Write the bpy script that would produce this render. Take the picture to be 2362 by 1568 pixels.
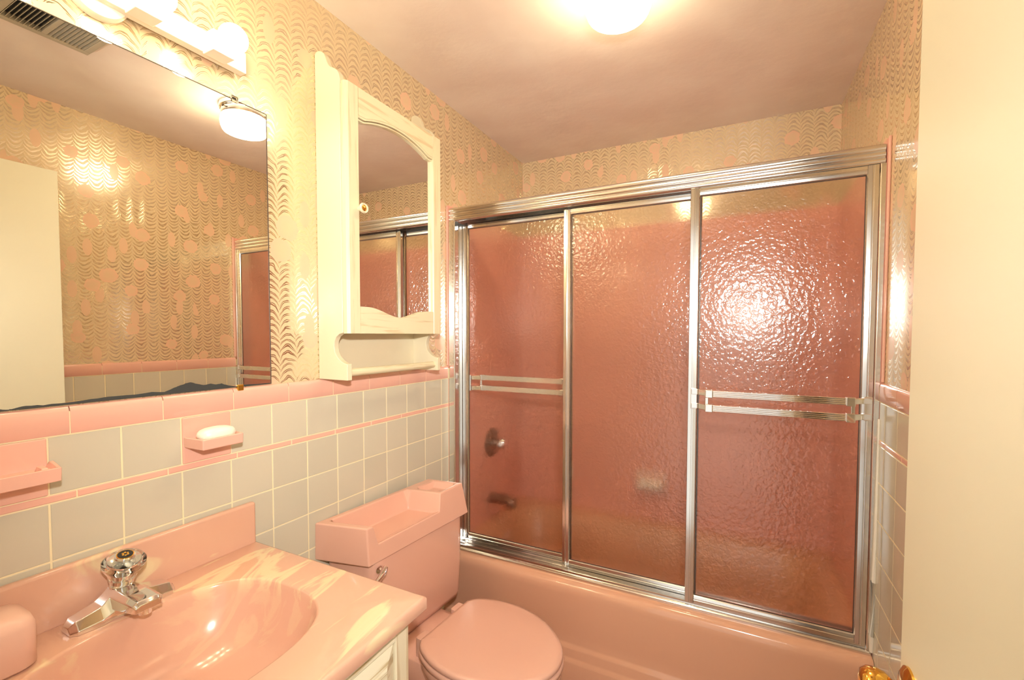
import bpy, bmesh, math, random
from mathutils import Vector, Matrix
random.seed(7)
S = bpy.context.scene
COL = S.collection
for o in list(bpy.data.objects):
    bpy.data.objects.remove(o)

# ------------------------------------------------------------------ camera, world, light, exposure
FPX, PCX, PCY, IW, IH = 1025.682, 1206.566, 808.356, 2362.0, 1568.0
cam_d = bpy.data.cameras.new('camera')
cam = bpy.data.objects.new('camera', cam_d)
COL.objects.link(cam)
cam_d.sensor_fit = 'HORIZONTAL'
cam_d.sensor_width = 36.0
cam_d.lens = FPX / IW * 36.0
cam_d.shift_x = -(PCX - IW / 2) / IW
cam_d.shift_y = (PCY - IH / 2) / IW
cam_d.clip_start = 0.01
YAW, PITCH, ROLL = 0.4559, 0.0361, -0.0021
fwd = Vector((-math.sin(YAW) * math.cos(PITCH), math.cos(YAW) * math.cos(PITCH), -math.sin(PITCH)))
rgt = Vector((math.cos(YAW), math.sin(YAW), 0))
dwn = fwd.cross(rgt)
r2 = math.cos(ROLL) * rgt + math.sin(ROLL) * dwn
d2 = -math.sin(ROLL) * rgt + math.cos(ROLL) * dwn
M = Matrix.Identity(4)
for i in range(3):
    M[i][0] = r2[i]
    M[i][1] = -d2[i]
    M[i][2] = -fwd[i]
M.translation = Vector((1.157, 0.0, 1.342))
cam.matrix_world = M
S.camera = cam

S.view_settings.view_transform = 'Standard'
S.view_settings.look = 'None'
S.view_settings.exposure = 0.55
S.view_settings.gamma = 1.0
S.view_settings.use_curve_mapping = False
S.cycles.use_denoising = True
S.cycles.use_light_tree = False
S.cycles.max_bounces = 8
S.cycles.transmission_bounces = 6
S.cycles.glossy_bounces = 5
S.cycles.diffuse_bounces = 4
S.cycles.transparent_max_bounces = 12
S.cycles.sample_clamp_indirect = 12.0
S.cycles.use_adaptive_sampling = True
S.cycles.adaptive_threshold = 0.06
S.cycles.adaptive_min_samples = 16
S.cycles.blur_glossy = 0.3

w = bpy.data.worlds.new('hall_light')
S.world = w
w.use_nodes = True
w.node_tree.nodes['Background'].inputs[0].default_value = (1.0, 0.95, 0.86, 1)
w.node_tree.nodes['Background'].inputs[1].default_value = 0.8

# photographer's flash on the camera's hot shoe
fl_d = bpy.data.lights.new('camera_flash', 'AREA')
fl_d.shape = 'DISK'
fl_d.size = 0.05
fl_d.energy = 7.6
fl_d.spread = math.radians(112)
fl_d.color = (1.0, 0.95, 0.88)
fl = bpy.data.objects.new('camera_flash', fl_d)
COL.objects.link(fl)
fl.location = (1.217, -0.02, 1.53)
fl.rotation_euler = Vector((-0.60, 1.0, -0.15)).to_track_quat('-Z', 'Y').to_euler()

BULB_STRENGTH = 37.0
LAMP_STRENGTH = 27.0

# ------------------------------------------------------------------ materials
def nodes_of(m):
    m.use_nodes = True
    return m.node_tree.nodes, m.node_tree.links

def pmat(name, col, rough=0.4, metal=0.0, coat=0.0, spec=0.5, bump=None, var=0.0, ior=None):
    m = bpy.data.materials.new(name)
    n, l = nodes_of(m)
    b = n['Principled BSDF']
    b.inputs['Base Color'].default_value = (*col, 1)
    b.inputs['Roughness'].default_value = rough
    b.inputs['Metallic'].default_value = metal
    b.inputs['Coat Weight'].default_value = coat
    b.inputs['Coat Roughness'].default_value = 0.06
    b.inputs['Specular IOR Level'].default_value = spec
    if bump:
        tc = n.new('ShaderNodeTexCoord')
        nz = n.new('ShaderNodeTexNoise')
        nz.inputs['Scale'].default_value = bump[0]
        nz.inputs['Detail'].default_value = 3
        bp = n.new('ShaderNodeBump')
        bp.inputs['Strength'].default_value = bump[1]
        bp.inputs['Distance'].default_value = bump[2]
        l.new(tc.outputs['Object'], nz.inputs['Vector'])
        l.new(nz.outputs['Fac'], bp.inputs['Height'])
        l.new(bp.outputs['Normal'], b.inputs['Normal'])
    if var:
        oi = n.new('ShaderNodeObjectInfo')
        mr = n.new('ShaderNodeMapRange')
        mr.inputs['To Min'].default_value = 1 - var
        mr.inputs['To Max'].default_value = 1 + var
        hs = n.new('ShaderNodeHueSaturation')
        hs.inputs['Color'].default_value = (*col, 1)
        l.new(oi.outputs['Random'], mr.inputs['Value'])
        l.new(mr.outputs['Result'], hs.inputs['Value'])
        l.new(hs.outputs['Color'], b.inputs['Base Color'])
    return m

def mth(n, l, op, a, b=None, c=None, clamp=False):
    x = n.new('ShaderNodeMath')
    x.operation = op
    x.use_clamp = clamp
    for i, v in enumerate((a, b, c)):
        if v is None:
            continue
        if isinstance(v, (int, float)):
            x.inputs[i].default_value = v
        else:
            l.new(v, x.inputs[i])
    return x.outputs[0]

def mixc(n, l, fac, a, b):
    x = n.new('ShaderNodeMix')
    x.data_type = 'RGBA'
    for i, v in ((0, fac), (6, a), (7, b)):
        if isinstance(v, tuple):
            x.inputs[i].default_value = (*v, 1)
        elif isinstance(v, (int, float)):
            x.inputs[i].default_value = v
        else:
            l.new(v, x.inputs[i])
    return x.outputs[2]

def wallpaper(name, axis, flip, flip_from=None):
    """foil paper: combed marbling in rows of little arches, pale shells scattered over it"""
    m = bpy.data.materials.new(name)
    n, l = nodes_of(m)
    b = n['Principled BSDF']
    tc = n.new('ShaderNodeTexCoord')
    sep = n.new('ShaderNodeSeparateXYZ')
    l.new(tc.outputs['Object'], sep.inputs[0])
    s0 = sep.outputs[axis]
    t0 = sep.outputs['Z']
    cmb0 = n.new('ShaderNodeCombineXYZ')
    l.new(s0, cmb0.inputs[0])
    l.new(t0, cmb0.inputs[1])
    nz = n.new('ShaderNodeTexNoise')
    nz.inputs['Scale'].default_value = 26
    nz.inputs['Detail'].default_value = 2
    l.new(cmb0.outputs[0], nz.inputs['Vector'])
    sn = n.new('ShaderNodeSeparateColor')
    l.new(nz.outputs['Color'], sn.inputs[0])
    s = mth(n, l, 'MULTIPLY_ADD', mth(n, l, 'SUBTRACT', sn.outputs[0], 0.5), 0.014, s0)
    t = mth(n, l, 'MULTIPLY_ADD', mth(n, l, 'SUBTRACT', sn.outputs[1], 0.5), 0.026, t0)
    col_i = mth(n, l, 'DIVIDE', s, 0.051)
    a = mth(n, l, 'SUBTRACT', mth(n, l, 'FRACT', col_i), 0.5)
    aa = mth(n, l, 'MULTIPLY', mth(n, l, 'MULTIPLY', a, a), 4.0)
    sign = -1.0 if flip else 1.0
    if flip_from is not None:
        g = mth(n, l, 'GREATER_THAN', s0, flip_from)
        sg = mth(n, l, 'MULTIPLY_ADD', g, -2.0, 1.0)
        arc = mth(n, l, 'MULTIPLY', mth(n, l, 'MULTIPLY', aa, 0.021), sg)
    else:
        arc = mth(n, l, 'MULTIPLY', aa, 0.021 * sign)
    v = mth(n, l, 'DIVIDE', mth(n, l, 'ADD', t, arc), 0.0178)
    coloff = mth(n, l, 'FRACT', mth(n, l, 'MULTIPLY', mth(n, l, 'FLOOR', col_i), 0.37))
    v = mth(n, l, 'ADD', v, coloff)
    tri = mth(n, l, 'MULTIPLY', mth(n, l, 'ABSOLUTE', mth(n, l, 'SUBTRACT', mth(n, l, 'FRACT', v), 0.5)), 2.0)
    nz2 = n.new('ShaderNodeTexNoise')
    nz2.inputs['Scale'].default_value = 55
    l.new(cmb0.outputs[0], nz2.inputs['Vector'])
    wid = mth(n, l, 'MULTIPLY_ADD', mth(n, l, 'SUBTRACT', nz2.outputs['Fac'], 0.5), 0.5, 0.40)
    wid = mth(n, l, 'MULTIPLY', wid, mth(n, l, 'MULTIPLY_ADD', mth(n, l, 'MULTIPLY', aa, aa), -0.55, 1.0))
    stroke = mth(n, l, 'LESS_THAN', tri, wid)
    gap = mth(n, l, 'GREATER_THAN', tri, mth(n, l, 'MULTIPLY_ADD', nz2.outputs['Fac'], 0.5, -0.17))
    stroke = mth(n, l, 'MULTIPLY', stroke, gap)
    # shells
    vo = n.new('ShaderNodeTexVoronoi')
    vo.voronoi_dimensions = '2D'
    vo.inputs['Scale'].default_value = 5.6
    vo.inputs['Randomness'].default_value = 0.85
    l.new(cmb0.outputs[0], vo.inputs['Vector'])
    vr = n.new('ShaderNodeSeparateColor')
    l.new(vo.outputs['Color'], vr.inputs[0])
    rad = mth(n, l, 'MULTIPLY_ADD', vr.outputs[0], 0.07, 0.13)
    dist = mth(n, l, 'ADD', vo.outputs['Distance'], mth(n, l, 'MULTIPLY_ADD', nz2.outputs['Fac'], 0.10, -0.05))
    rel = mth(n, l, 'DIVIDE', dist, rad)
    shell = mth(n, l, 'LESS_THAN', rel, 1.0)
    # petals
    mp = n.new('ShaderNodeMapping')
    mp.inputs['Rotation'].default_value = (0, 0, 0.7)
    mp.inputs['Scale'].default_value = (20, 9, 1)
    mp.inputs['Location'].default_value = (3.3, 1.7, 0)
    l.new(cmb0.outputs[0], mp.inputs['Vector'])
    vo2 = n.new('ShaderNodeTexVoronoi')
    vo2.voronoi_dimensions = '2D'
    vo2.inputs['Scale'].default_value = 1.0
    l.new(mp.outputs[0], vo2.inputs['Vector'])
    v2r = n.new('ShaderNodeSeparateColor')
    l.new(vo2.outputs['Color'], v2r.inputs[0])
    rel2 = mth(n, l, 'DIVIDE', vo2.outputs['Distance'], 0.34)
    petal = mth(n, l, 'MULTIPLY', mth(n, l, 'LESS_THAN', rel2, 1.0), mth(n, l, 'GREATER_THAN', v2r.outputs[1], 0.82))
    motif = mth(n, l, 'MAXIMUM', shell, petal)
    relm = mth(n, l, 'MULTIPLY', rel, rel)
    pinkness = mth(n, l, 'MAXIMUM', mth(n, l, 'MULTIPLY', shell, mth(n, l, 'MULTIPLY_ADD', relm, 0.6, 0.3)), mth(n, l, 'MULTIPLY', petal, 0.55), clamp=True)
    stroke = mth(n, l, 'MULTIPLY', stroke, mth(n, l, 'SUBTRACT', 1.0, motif))
    base = mixc(n, l, pinkness, WP_BASE, WP_PINK)
    colr = mixc(n, l, stroke, base, WP_FOIL)
    l.new(colr, b.inputs['Base Color'])
    l.new(mth(n, l, 'MULTIPLY', stroke, 0.96), b.inputs['Metallic'])
    l.new(mth(n, l, 'MULTIPLY_ADD', stroke, -0.12, 0.24), b.inputs['Roughness'])
    b.inputs['Specular IOR Level'].default_value = 0.6
    bp = n.new('ShaderNodeBump')
    bp.inputs['Strength'].default_value = 0.15
    bp.inputs['Distance'].default_value = 0.001
    l.new(stroke, bp.inputs['Height'])
    l.new(bp.outputs['Normal'], b.inputs['Normal'])
    return m

WP_BASE = (0.68, 0.53, 0.33)
WP_PINK = (0.80, 0.49, 0.34)
WP_FOIL = (0.80, 0.70, 0.54)
MT = {}
MT['paper_left'] = wallpaper('wallpaper_left', 'Y', False, 1.36)
MT['paper_right'] = wallpaper('wallpaper_right', 'Y', True)
MT['paper_back'] = wallpaper('wallpaper_back', 'X', False)
MT['tile'] = pmat('grey_tile', (0.60, 0.565, 0.45), 0.10, var=0.04, bump=(9, 0.05, 0.004))
MT['pink_tile'] = pmat('pink_tile', (0.80, 0.46, 0.365), 0.10, var=0.03)
MT['surround'] = pmat('pink_surround_tile', (0.80, 0.40, 0.31), 0.22)
MT['tub_in'] = pmat('pink_tub_inside', (0.66, 0.35, 0.20), 0.35)
MT['grout'] = pmat('grout', (0.86, 0.76, 0.50), 0.8)
MT['porcelain'] = pmat('pink_porcelain', (0.74, 0.425, 0.325), 0.12, coat=0.3)
MT['seat'] = pmat('pink_seat', (0.72, 0.43, 0.335), 0.28)
MT['tub'] = pmat('pink_tub', (0.68, 0.375, 0.245), 0.13, coat=0.3)
MT['pale_pink'] = pmat('pale_pink', (0.80, 0.52, 0.42), 0.35)
MT['chrome'] = pmat('chrome', (0.86, 0.86, 0.86), 0.06, 1.0)
MT['alu'] = pmat('polished_aluminium', (0.80, 0.79, 0.77), 0.17, 1.0, bump=(60, 0.03, 0.002))
MT['dark_metal'] = pmat('dark_channel', (0.06, 0.04, 0.03), 0.5)
MT['bronze'] = pmat('dark_bronze', (0.30, 0.17, 0.12), 0.3, 0.6)
MT['brass'] = pmat('brass', (0.85, 0.50, 0.10), 0.10, 1.0)
MT['white'] = pmat('white_enamel', (0.86, 0.80, 0.70), 0.3)
MT['door_paint'] = pmat('cream_paint', (0.74, 0.71, 0.54), 0.35, bump=(6, 0.04, 0.01))
MT['cream_wood'] = pmat('cream_wood', (0.74, 0.67, 0.48), 0.28, coat=0.15)
MT['soap'] = pmat('soap', (0.92, 0.86, 0.74), 0.35)
MT['black'] = pmat('black', (0.012, 0.012, 0.014), 0.3)
MT['slate'] = pmat('desilvered', (0.045, 0.05, 0.05), 0.5)
MT['vent'] = pmat('vent_plastic', (0.42, 0.36, 0.27), 0.45)
MT['vent_dark'] = pmat('vent_inside', (0.05, 0.04, 0.03), 0.7)
MT['caulk'] = pmat('caulk', (0.82, 0.78, 0.68), 0.5)
MT['floor'] = pmat('floor_vinyl', (0.55, 0.33, 0.24), 0.4)
MT['mirror'] = pmat('mirror', (0.90, 0.90, 0.87), 0.0, 1.0)
MT['hall'] = pmat('hall_paint', (0.75, 0.68, 0.55), 0.6)

def mat_ceiling():
    m = pmat('ceiling_plaster', (0.70, 0.57, 0.51), 0.45)
    n, l = nodes_of(m)
    b = n['Principled BSDF']
    tc = n.new('ShaderNodeTexCoord')
    n1 = n.new('ShaderNodeTexNoise')
    n1.inputs['Scale'].default_value = 3.5
    n1.inputs['Detail'].default_value = 5
    l.new(tc.outputs['Object'], n1.inputs['Vector'])
    cr = n.new('ShaderNodeValToRGB')
    cr.color_ramp.elements[0].position = 0.38
    cr.color_ramp.elements[0].color = (0.76, 0.645, 0.575, 1)
    cr.color_ramp.elements[1].position = 0.66
    cr.color_ramp.elements[1].color = (0.83, 0.74, 0.665, 1)
    l.new(n1.outputs['Fac'], cr.inputs[0])
    l.new(cr.outputs[0], b.inputs['Base Color'])
    n2 = n.new('ShaderNodeTexNoise')
    n2.inputs['Scale'].default_value = 9
    n2.inputs['Detail'].default_value = 6
    l.new(tc.outputs['Object'], n2.inputs['Vector'])
    bp = n.new('ShaderNodeBump')
    bp.inputs['Strength'].default_value = 0.18
    bp.inputs['Distance'].default_value = 0.02
    l.new(n2.outputs['Fac'], bp.inputs['Height'])
    l.new(bp.outputs['Normal'], b.inputs['Normal'])
    return m
MT['ceiling'] = mat_ceiling()

def mat_marble():
    m = pmat('cultured_marble', (0.8, 0.45, 0.3), 0.14, coat=0.3)
    n, l = nodes_of(m)
    b = n['Principled BSDF']
    tc = n.new('ShaderNodeTexCoord')
    mp = n.new('ShaderNodeMapping')
    mp.inputs['Scale'].default_value = (9.0, 2.6, 6.0)
    mp.inputs['Rotation'].default_value = (0, 0, 0.12)
    l.new(tc.outputs['Object'], mp.inputs['Vector'])
    n1 = n.new('ShaderNodeTexNoise')
    n1.inputs['Scale'].default_value = 1.3
    n1.inputs['Detail'].default_value = 5
    n1.inputs['Distortion'].default_value = 1.3
    l.new(mp.outputs[0], n1.inputs['Vector'])
    cr = n.new('ShaderNodeValToRGB')
    e = cr.color_ramp.elements
    e[0].position = 0.0
    e[0].color = (0.69, 0.41, 0.31, 1)
    e[1].position = 0.53
    e[1].color = (0.70, 0.42, 0.30, 1)
    x = e.new(0.575)
    x.color = (0.76, 0.61, 0.38, 1)
    x = e.new(0.63)
    x.color = (0.76, 0.63, 0.40, 1)
    x = e.new(0.69)
    x.color = (0.71, 0.44, 0.29, 1)
    l.new(n1.outputs['Fac'], cr.inputs[0])
    sp = n.new('ShaderNodeSeparateXYZ')
    l.new(tc.outputs['Object'], sp.inputs[0])
    mr = n.new('ShaderNodeMapRange')
    mr.inputs['From Min'].default_value = 0.770
    mr.inputs['From Max'].default_value = 0.797
    mr.inputs['To Min'].default_value = 0.28
    mr.inputs['To Max'].default_value = 1.0
    l.new(sp.outputs['Z'], mr.inputs['Value'])
    l.new(mixc(n, l, mr.outputs['Result'], (0.70, 0.405, 0.30), cr.outputs[0]), b.inputs['Base Color'])
    return m
MT['marble'] = mat_marble()

def mat_washed_wood(name, c0, c1, scale, axis_stretch):
    m = pmat(name, c0, 0.4)
    n, l = nodes_of(m)
    b = n['Principled BSDF']
    tc = n.new('ShaderNodeTexCoord')
    mp = n.new('ShaderNodeMapping')
    mp.inputs['Scale'].default_value = axis_stretch
    l.new(tc.outputs['Object'], mp.inputs['Vector'])
    n1 = n.new('ShaderNodeTexNoise')
    n1.inputs['Scale'].default_value = scale
    n1.inputs['Detail'].default_value = 5
    n1.inputs['Distortion'].default_value = 0.4
    l.new(mp.outputs[0], n1.inputs['Vector'])
    cr = n.new('ShaderNodeValToRGB')
    cr.color_ramp.elements[0].position = 0.36
    cr.color_ramp.elements[0].color = (*c1, 1)
    cr.color_ramp.elements[1].position = 0.46
    cr.color_ramp.elements[1].color = (*c0, 1)
    l.new(n1.outputs['Fac'], cr.inputs[0])
    l.new(cr.outputs[0], b.inputs['Base Color'])
    bp = n.new('ShaderNodeBump')
    bp.inputs['Strength'].default_value = 0.25
    bp.inputs['Distance'].default_value = 0.002
    l.new(n1.outputs['Fac'], bp.inputs['Height'])
    l.new(bp.outputs['Normal'], b.inputs['Normal'])
    return m
MT['washed_h'] = mat_washed_wood('washed_oak_horizontal', (0.80, 0.74, 0.56), (0.52, 0.40, 0.22), 1.0, (60, 4, 90))
MT['washed_v'] = mat_washed_wood('washed_oak_vertical', (0.76, 0.68, 0.50), (0.62, 0.50, 0.33), 1.0, (60, 90, 4))
MT['oak_h'] = mat_washed_wood('cream_oak_horizontal', (0.75, 0.67, 0.46), (0.63, 0.51, 0.31), 1.0, (60, 5, 70))
MT['oak_v'] = mat_washed_wood('cream_oak_vertical', (0.75, 0.67, 0.46), (0.67, 0.56, 0.36), 1.0, (60, 70, 5))

def mat_glass():
    m = bpy.data.materials.new('hammered_glass')
    n, l = nodes_of(m)
    n.remove(n['Principled BSDF'])
    tc = n.new('ShaderNodeTexCoord')
    nz = n.new('ShaderNodeTexNoise')
    nz.inputs['Scale'].default_value = 70
    nz.inputs['Detail'].default_value = 1
    l.new(tc.outputs['Object'], nz.inputs['Vector'])
    va_ = n.new('ShaderNodeVectorMath')
    va_.operation = 'MULTIPLY_ADD'
    va_.inputs[1].default_value = (0.022, 0.022, 0.022)
    l.new(nz.outputs['Color'], va_.inputs[0])
    l.new(tc.outputs['Object'], va_.inputs[2])
    vo = n.new('ShaderNodeTexVoronoi')
    vo.feature = 'SMOOTH_F1'
    vo.inputs['Scale'].default_value = 80
    vo.inputs['Smoothness'].default_value = 0.5
    l.new(va_.outputs[0], vo.inputs['Vector'])
    bp = n.new('ShaderNodeBump')
    bp.inputs['Strength'].default_value = 0.29
    bp.inputs['Distance'].default_value = 0.004
    l.new(vo.outputs['Distance'], bp.inputs['Height'])
    rf = n.new('ShaderNodeBsdfRefraction')
    rf.inputs['Color'].default_value = (0.98, 0.96, 0.94, 1)
    rf.inputs['Roughness'].default_value = 0.50
    rf.inputs['IOR'].default_value = 1.07
    l.new(bp.outputs['Normal'], rf.inputs['Normal'])
    tr = n.new('ShaderNodeBsdfTransparent')
    tr.inputs[0].default_value = (0.97, 0.95, 0.93, 1)
    geo = n.new('ShaderNodeNewGeometry')
    front = mth(n, l, 'SUBTRACT', 1.0, geo.outputs['Backfacing'])
    mx = n.new('ShaderNodeMixShader')
    l.new(mth(n, l, 'MULTIPLY', front, 0.68), mx.inputs[0])
    l.new(tr.outputs[0], mx.inputs[1])
    l.new(rf.outputs[0], mx.inputs[2])
    gl = n.new('ShaderNodeBsdfGlossy')
    gl.inputs['Roughness'].default_value = 0.15
    l.new(bp.outputs['Normal'], gl.inputs['Normal'])
    fr = n.new('ShaderNodeFresnel')
    fr.inputs['IOR'].default_value = 1.75
    m2 = n.new('ShaderNodeMixShader')
    l.new(mth(n, l, 'MULTIPLY', fr.outputs[0], front), m2.inputs[0])
    l.new(mx.outputs[0], m2.inputs[1])
    l.new(gl.outputs[0], m2.inputs[2])
    l.new(m2.outputs[0], n['Material Output'].inputs['Surface'])
    return m
MT['glass'] = mat_glass()

def mat_acrylic():
    m = pmat('clear_acrylic', (0.95, 0.93, 0.9), 0.03)
    b = m.node_tree.nodes['Principled BSDF']
    b.inputs['Transmission Weight'].default_value = 1.0
    b.inputs['IOR'].default_value = 1.45
    return m
MT['acrylic'] = mat_acrylic()

def mat_emit(name, col, strength):
    m = bpy.data.materials.new(name)
    n, l = nodes_of(m)
    b = n['Principled BSDF']
    b.inputs['Base Color'].default_value = (0.8, 0.75, 0.65, 1)
    b.inputs['Emission Color'].default_value = (*col, 1)
    b.inputs['Emission Strength'].default_value = strength
    return m
MT['bulb'] = mat_emit('lit_bulb', (1.0, 0.83, 0.53), BULB_STRENGTH)
MT['lamp_glass'] = mat_emit('lit_lamp_glass', (1.0, 0.83, 0.52), LAMP_STRENGTH)

# ------------------------------------------------------------------ mesh helpers
def finish(name, bm, mat, parent=None, smooth=True, bevel=0.0, seg=2, sharp=40):
    bmesh.ops.recalc_face_normals(bm, faces=bm.faces)
    me = bpy.data.meshes.new(name)
    bm.to_mesh(me)
    bm.free()
    if smooth:
        for p in me.polygons:
            p.use_smooth = True
        if not bevel:
            me.set_sharp_from_angle(angle=math.radians(sharp))
    me.materials.append(MT[mat] if isinstance(mat, str) else mat)
    o = bpy.data.objects.new(name, me)
    COL.objects.link(o)
    if bevel:
        bv = o.modifiers.new('edge', 'BEVEL')
        bv.width = bevel
        bv.segments = seg
        bv.limit_method = 'ANGLE'
        bv.angle_limit = math.radians(32)
        bv.harden_normals = True
    if parent:
        o.parent = parent
        o.matrix_parent_inverse = parent.matrix_world.inverted()
    return o

def B():
    return bmesh.new()

def box(bm, x0, x1, y0, y1, z0, z1):
    v = [bm.verts.new(p) for p in ((x0, y0, z0), (x1, y0, z0), (x1, y1, z0), (x0, y1, z0), (x0, y0, z1), (x1, y0, z1), (x1, y1, z1), (x0, y1, z1))]
    for f in ((0, 3, 2, 1), (4, 5, 6, 7), (0, 1, 5, 4), (1, 2, 6, 5), (2, 3, 7, 6), (3, 0, 4, 7)):
        bm.faces.new([v[i] for i in f])
    return bm

def prism(bm, pts, axis, a0, a1):
    """polygon in the two other axes (order x,y,z without axis) extruded along axis"""
    def mk(p, a):
        if axis == 'x':
            return (a, p[0], p[1])
        if axis == 'y':
            return (p[0], a, p[1])
        return (p[0], p[1], a)
    r0 = [bm.verts.new(mk(p, a0)) for p in pts]
    r1 = [bm.verts.new(mk(p, a1)) for p in pts]
    k = len(pts)
    bm.faces.new(r0)
    bm.faces.new(r1[::-1])
    for i in range(k):
        bm.faces.new((r0[i], r0[(i + 1) % k], r1[(i + 1) % k], r1[i]))
    return bm

def loft(bm, rings, cap0=True, cap1=True):
    R = [[bm.verts.new(p) for p in r] for r in rings]
    k = len(R[0])
    for a, b in zip(R, R[1:]):
        for i in range(k):
            bm.faces.new((a[i], a[(i + 1) % k], b[(i + 1) % k], b[i]))
    if cap0:
        bm.faces.new(R[0][::-1])
    if cap1:
        bm.faces.new(R[-1])
    return bm

def lathe(bm, prof, origin, axis, n=32, cap0=True, cap1=True):
    """prof: (radius, distance along axis)"""
    ax = Vector(axis).normalized()
    u = ax.orthogonal().normalized()
    v = ax.cross(u)
    o = Vector(origin)
    rings = []
    for r, h in prof:
        r = max(r, 1e-5)
        rings.append([o + ax * h + (u * math.cos(2 * math.pi * i / n) + v * math.sin(2 * math.pi * i / n)) * r for i in range(n)])
    return loft(bm, rings, cap0, cap1)

def tube(bm, path, r, n=12):
    rings = []
    P = [Vector(p) for p in path]
    up = Vector((0, 0, 1))
    for i, p in enumerate(P):
        d = (P[min(i + 1, len(P) - 1)] - P[max(i - 1, 0)]).normalized()
        u = d.cross(up)
        if u.length < 1e-4:
            u = d.cross(Vector((1, 0, 0)))
        u.normalize()
        v = d.cross(u)
        rr = r[i] if isinstance(r, (list, tuple)) else r
        rings.append([p + (u * math.cos(2 * math.pi * k / n) + v * math.sin(2 * math.pi * k / n)) * rr for k in range(n)])
    return loft(bm, rings)

def sphere(bm, c, r, nu=28, nv=16, sx=1, sy=1, sz=1):
    rings = []
    for j in range(1, nv):
        th = math.pi * j / nv
        rings.append([(c[0] + r * sx * math.sin(th) * math.cos(2 * math.pi * i / nu), c[1] + r * sy * math.sin(th) * math.sin(2 * math.pi * i / nu), c[2] + r * sz * math.cos(th)) for i in range(nu)])
    return loft(bm, rings)

def hfield(bm, ss, ts, plan_top, plan_bot, zf, zb):
    """solid with a height-field top; plan corners BL, BR, FR, FL in (x,y); s runs left to right, t back to front"""
    def bil(P, s, t):
        (ax, ay), (bx_, by), (cx, cy), (dx, dy) = P
        x = (1 - t) * ((1 - s) * ax + s * bx_) + t * ((1 - s) * dx + s * cx)
        y = (1 - t) * ((1 - s) * ay + s * by) + t * ((1 - s) * dy + s * cy)
        return x, y
    ztop = max(zf(s, t) for s in ss for t in ts)
    def pos(s, t, z):
        k = (z - zb) / (ztop - zb)
        a = bil(plan_bot, s, t)
        b = bil(plan_top, s, t)
        return (a[0] + (b[0] - a[0]) * k, a[1] + (b[1] - a[1]) * k, z)
    G = [[bm.verts.new(pos(s, t, zf(s, t))) for t in ts] for s in ss]
    ns, nt = len(ss), len(ts)
    for i in range(ns - 1):
        for j in range(nt - 1):
            bm.faces.new((G[i][j], G[i][j + 1], G[i + 1][j + 1], G[i + 1][j]))
    ring = [(i, 0) for i in range(ns)] + [(ns - 1, j) for j in range(1, nt)] + [(i, nt - 1) for i in range(ns - 2, -1, -1)] + [(0, j) for j in range(nt - 2, 0, -1)]
    bot = [bm.verts.new(pos(ss[i], ts[j], zb)) for i, j in ring]
    k = len(ring)
    for q in range(k):
        i, j = ring[q]
        i2, j2 = ring[(q + 1) % k]
        bm.faces.new((G[i][j], G[i2][j2], bot[(q + 1) % k], bot[q]))
    bm.faces.new(bot)
    return bm

def rrect(x0, x1, y0, y1, r, z, n=6):
    pts = []
    for cx, cy, a0 in ((x1 - r, y1 - r, 0), (x0 + r, y1 - r, 90), (x0 + r, y0 + r, 180), (x1 - r, y0 + r, 270)):
        for i in range(n + 1):
            a = math.radians(a0 + 90 * i / n)
            pts.append((cx + r * math.cos(a), cy + r * math.sin(a), z))
    return pts

def catmull(P, k=6, closed=True):
    out = []
    n = len(P)
    for i in range(n if closed else n - 1):
        g = lambda j: P[j % n] if closed else P[min(max(j, 0), n - 1)]
        p0, p1, p2, p3 = g(i - 1), g(i), g(i + 1), g(i + 2)
        for q in range(k):
            t = q / k
            out.append(tuple(0.5 * (2 * p1[d] + (p2[d] - p0[d]) * t + (2 * p0[d] - 5 * p1[d] + 4 * p2[d] - p3[d]) * t * t + (3 * p1[d] - p0[d] - 3 * p2[d] + p3[d]) * t ** 3) for d in range(len(p1))))
    return out

def empty(name, loc, label=None, cat=None, group=None):
    o = bpy.data.objects.new(name, None)
    COL.objects.link(o)
    o.location = loc
    o.empty_display_size = 0.05
    o.matrix_world = Matrix.Translation(loc)
    if label:
        o['label'] = label
        o['category'] = cat
    if group:
        o['group'] = group
    return o

def tag(o, label, cat, group=None, kind=None):
    o['label'] = label
    o['category'] = cat
    if group:
        o['group'] = group
    if kind:
        o['kind'] = kind
    return o

def struct(o, label, cat):
    o['kind'] = 'structure'
    o['label'] = label
    o['category'] = cat
    return o

def put_copy(o, parent, loc, scale=None):
    c = o.copy()
    COL.objects.link(c)
    c.parent = parent
    c.matrix_parent_inverse = parent.matrix_world.inverted()
    c.location = loc
    if scale:
        c.scale = scale
    return c

# ------------------------------------------------------------------ room shell
W, YB, H, YN = 1.528, 2.35, 2.334, 0.095
Z1 = 1.15          # top of the first tile row
P_T = 0.1095       # tile pitch
LIN = 0.0152       # liner strip pitch
YJ = 1.603         # front of the shower frame

fl_o = finish('floor', box(B(), -0.1, W + 0.1, -0.05, YB + 0.1, -0.06, 0), 'floor', smooth=False)
struct(fl_o, 'dull pink vinyl bathroom floor', 'floor')
ce = finish('ceiling', box(B(), -0.1, W + 0.1, -0.05, YB + 0.1, H, H + 0.08), 'ceiling', smooth=False)
struct(ce, 'pinkish white plaster ceiling with rough patches', 'ceiling')
wl = finish('wall_left', box(B(), -0.1, 0, -0.05, YB + 0.1, 0, H), 'paper_left', smooth=False)
struct(wl, 'papered vanity wall with grey and pink tile wainscot', 'wall')
wr = finish('wall_right', box(B(), W, W + 0.1, -0.05, YB + 0.1, 0, H), 'paper_right', smooth=False)
struct(wr, 'papered wall behind the open door with grey tile wainscot', 'wall')
wb = finish('wall_back', box(B(), 0, W, YB, YB + 0.1, 0, H), 'paper_back', smooth=False)
struct(wb, 'papered wall behind the bathtub with pink tiled surround', 'wall')
bm = B()
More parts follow.
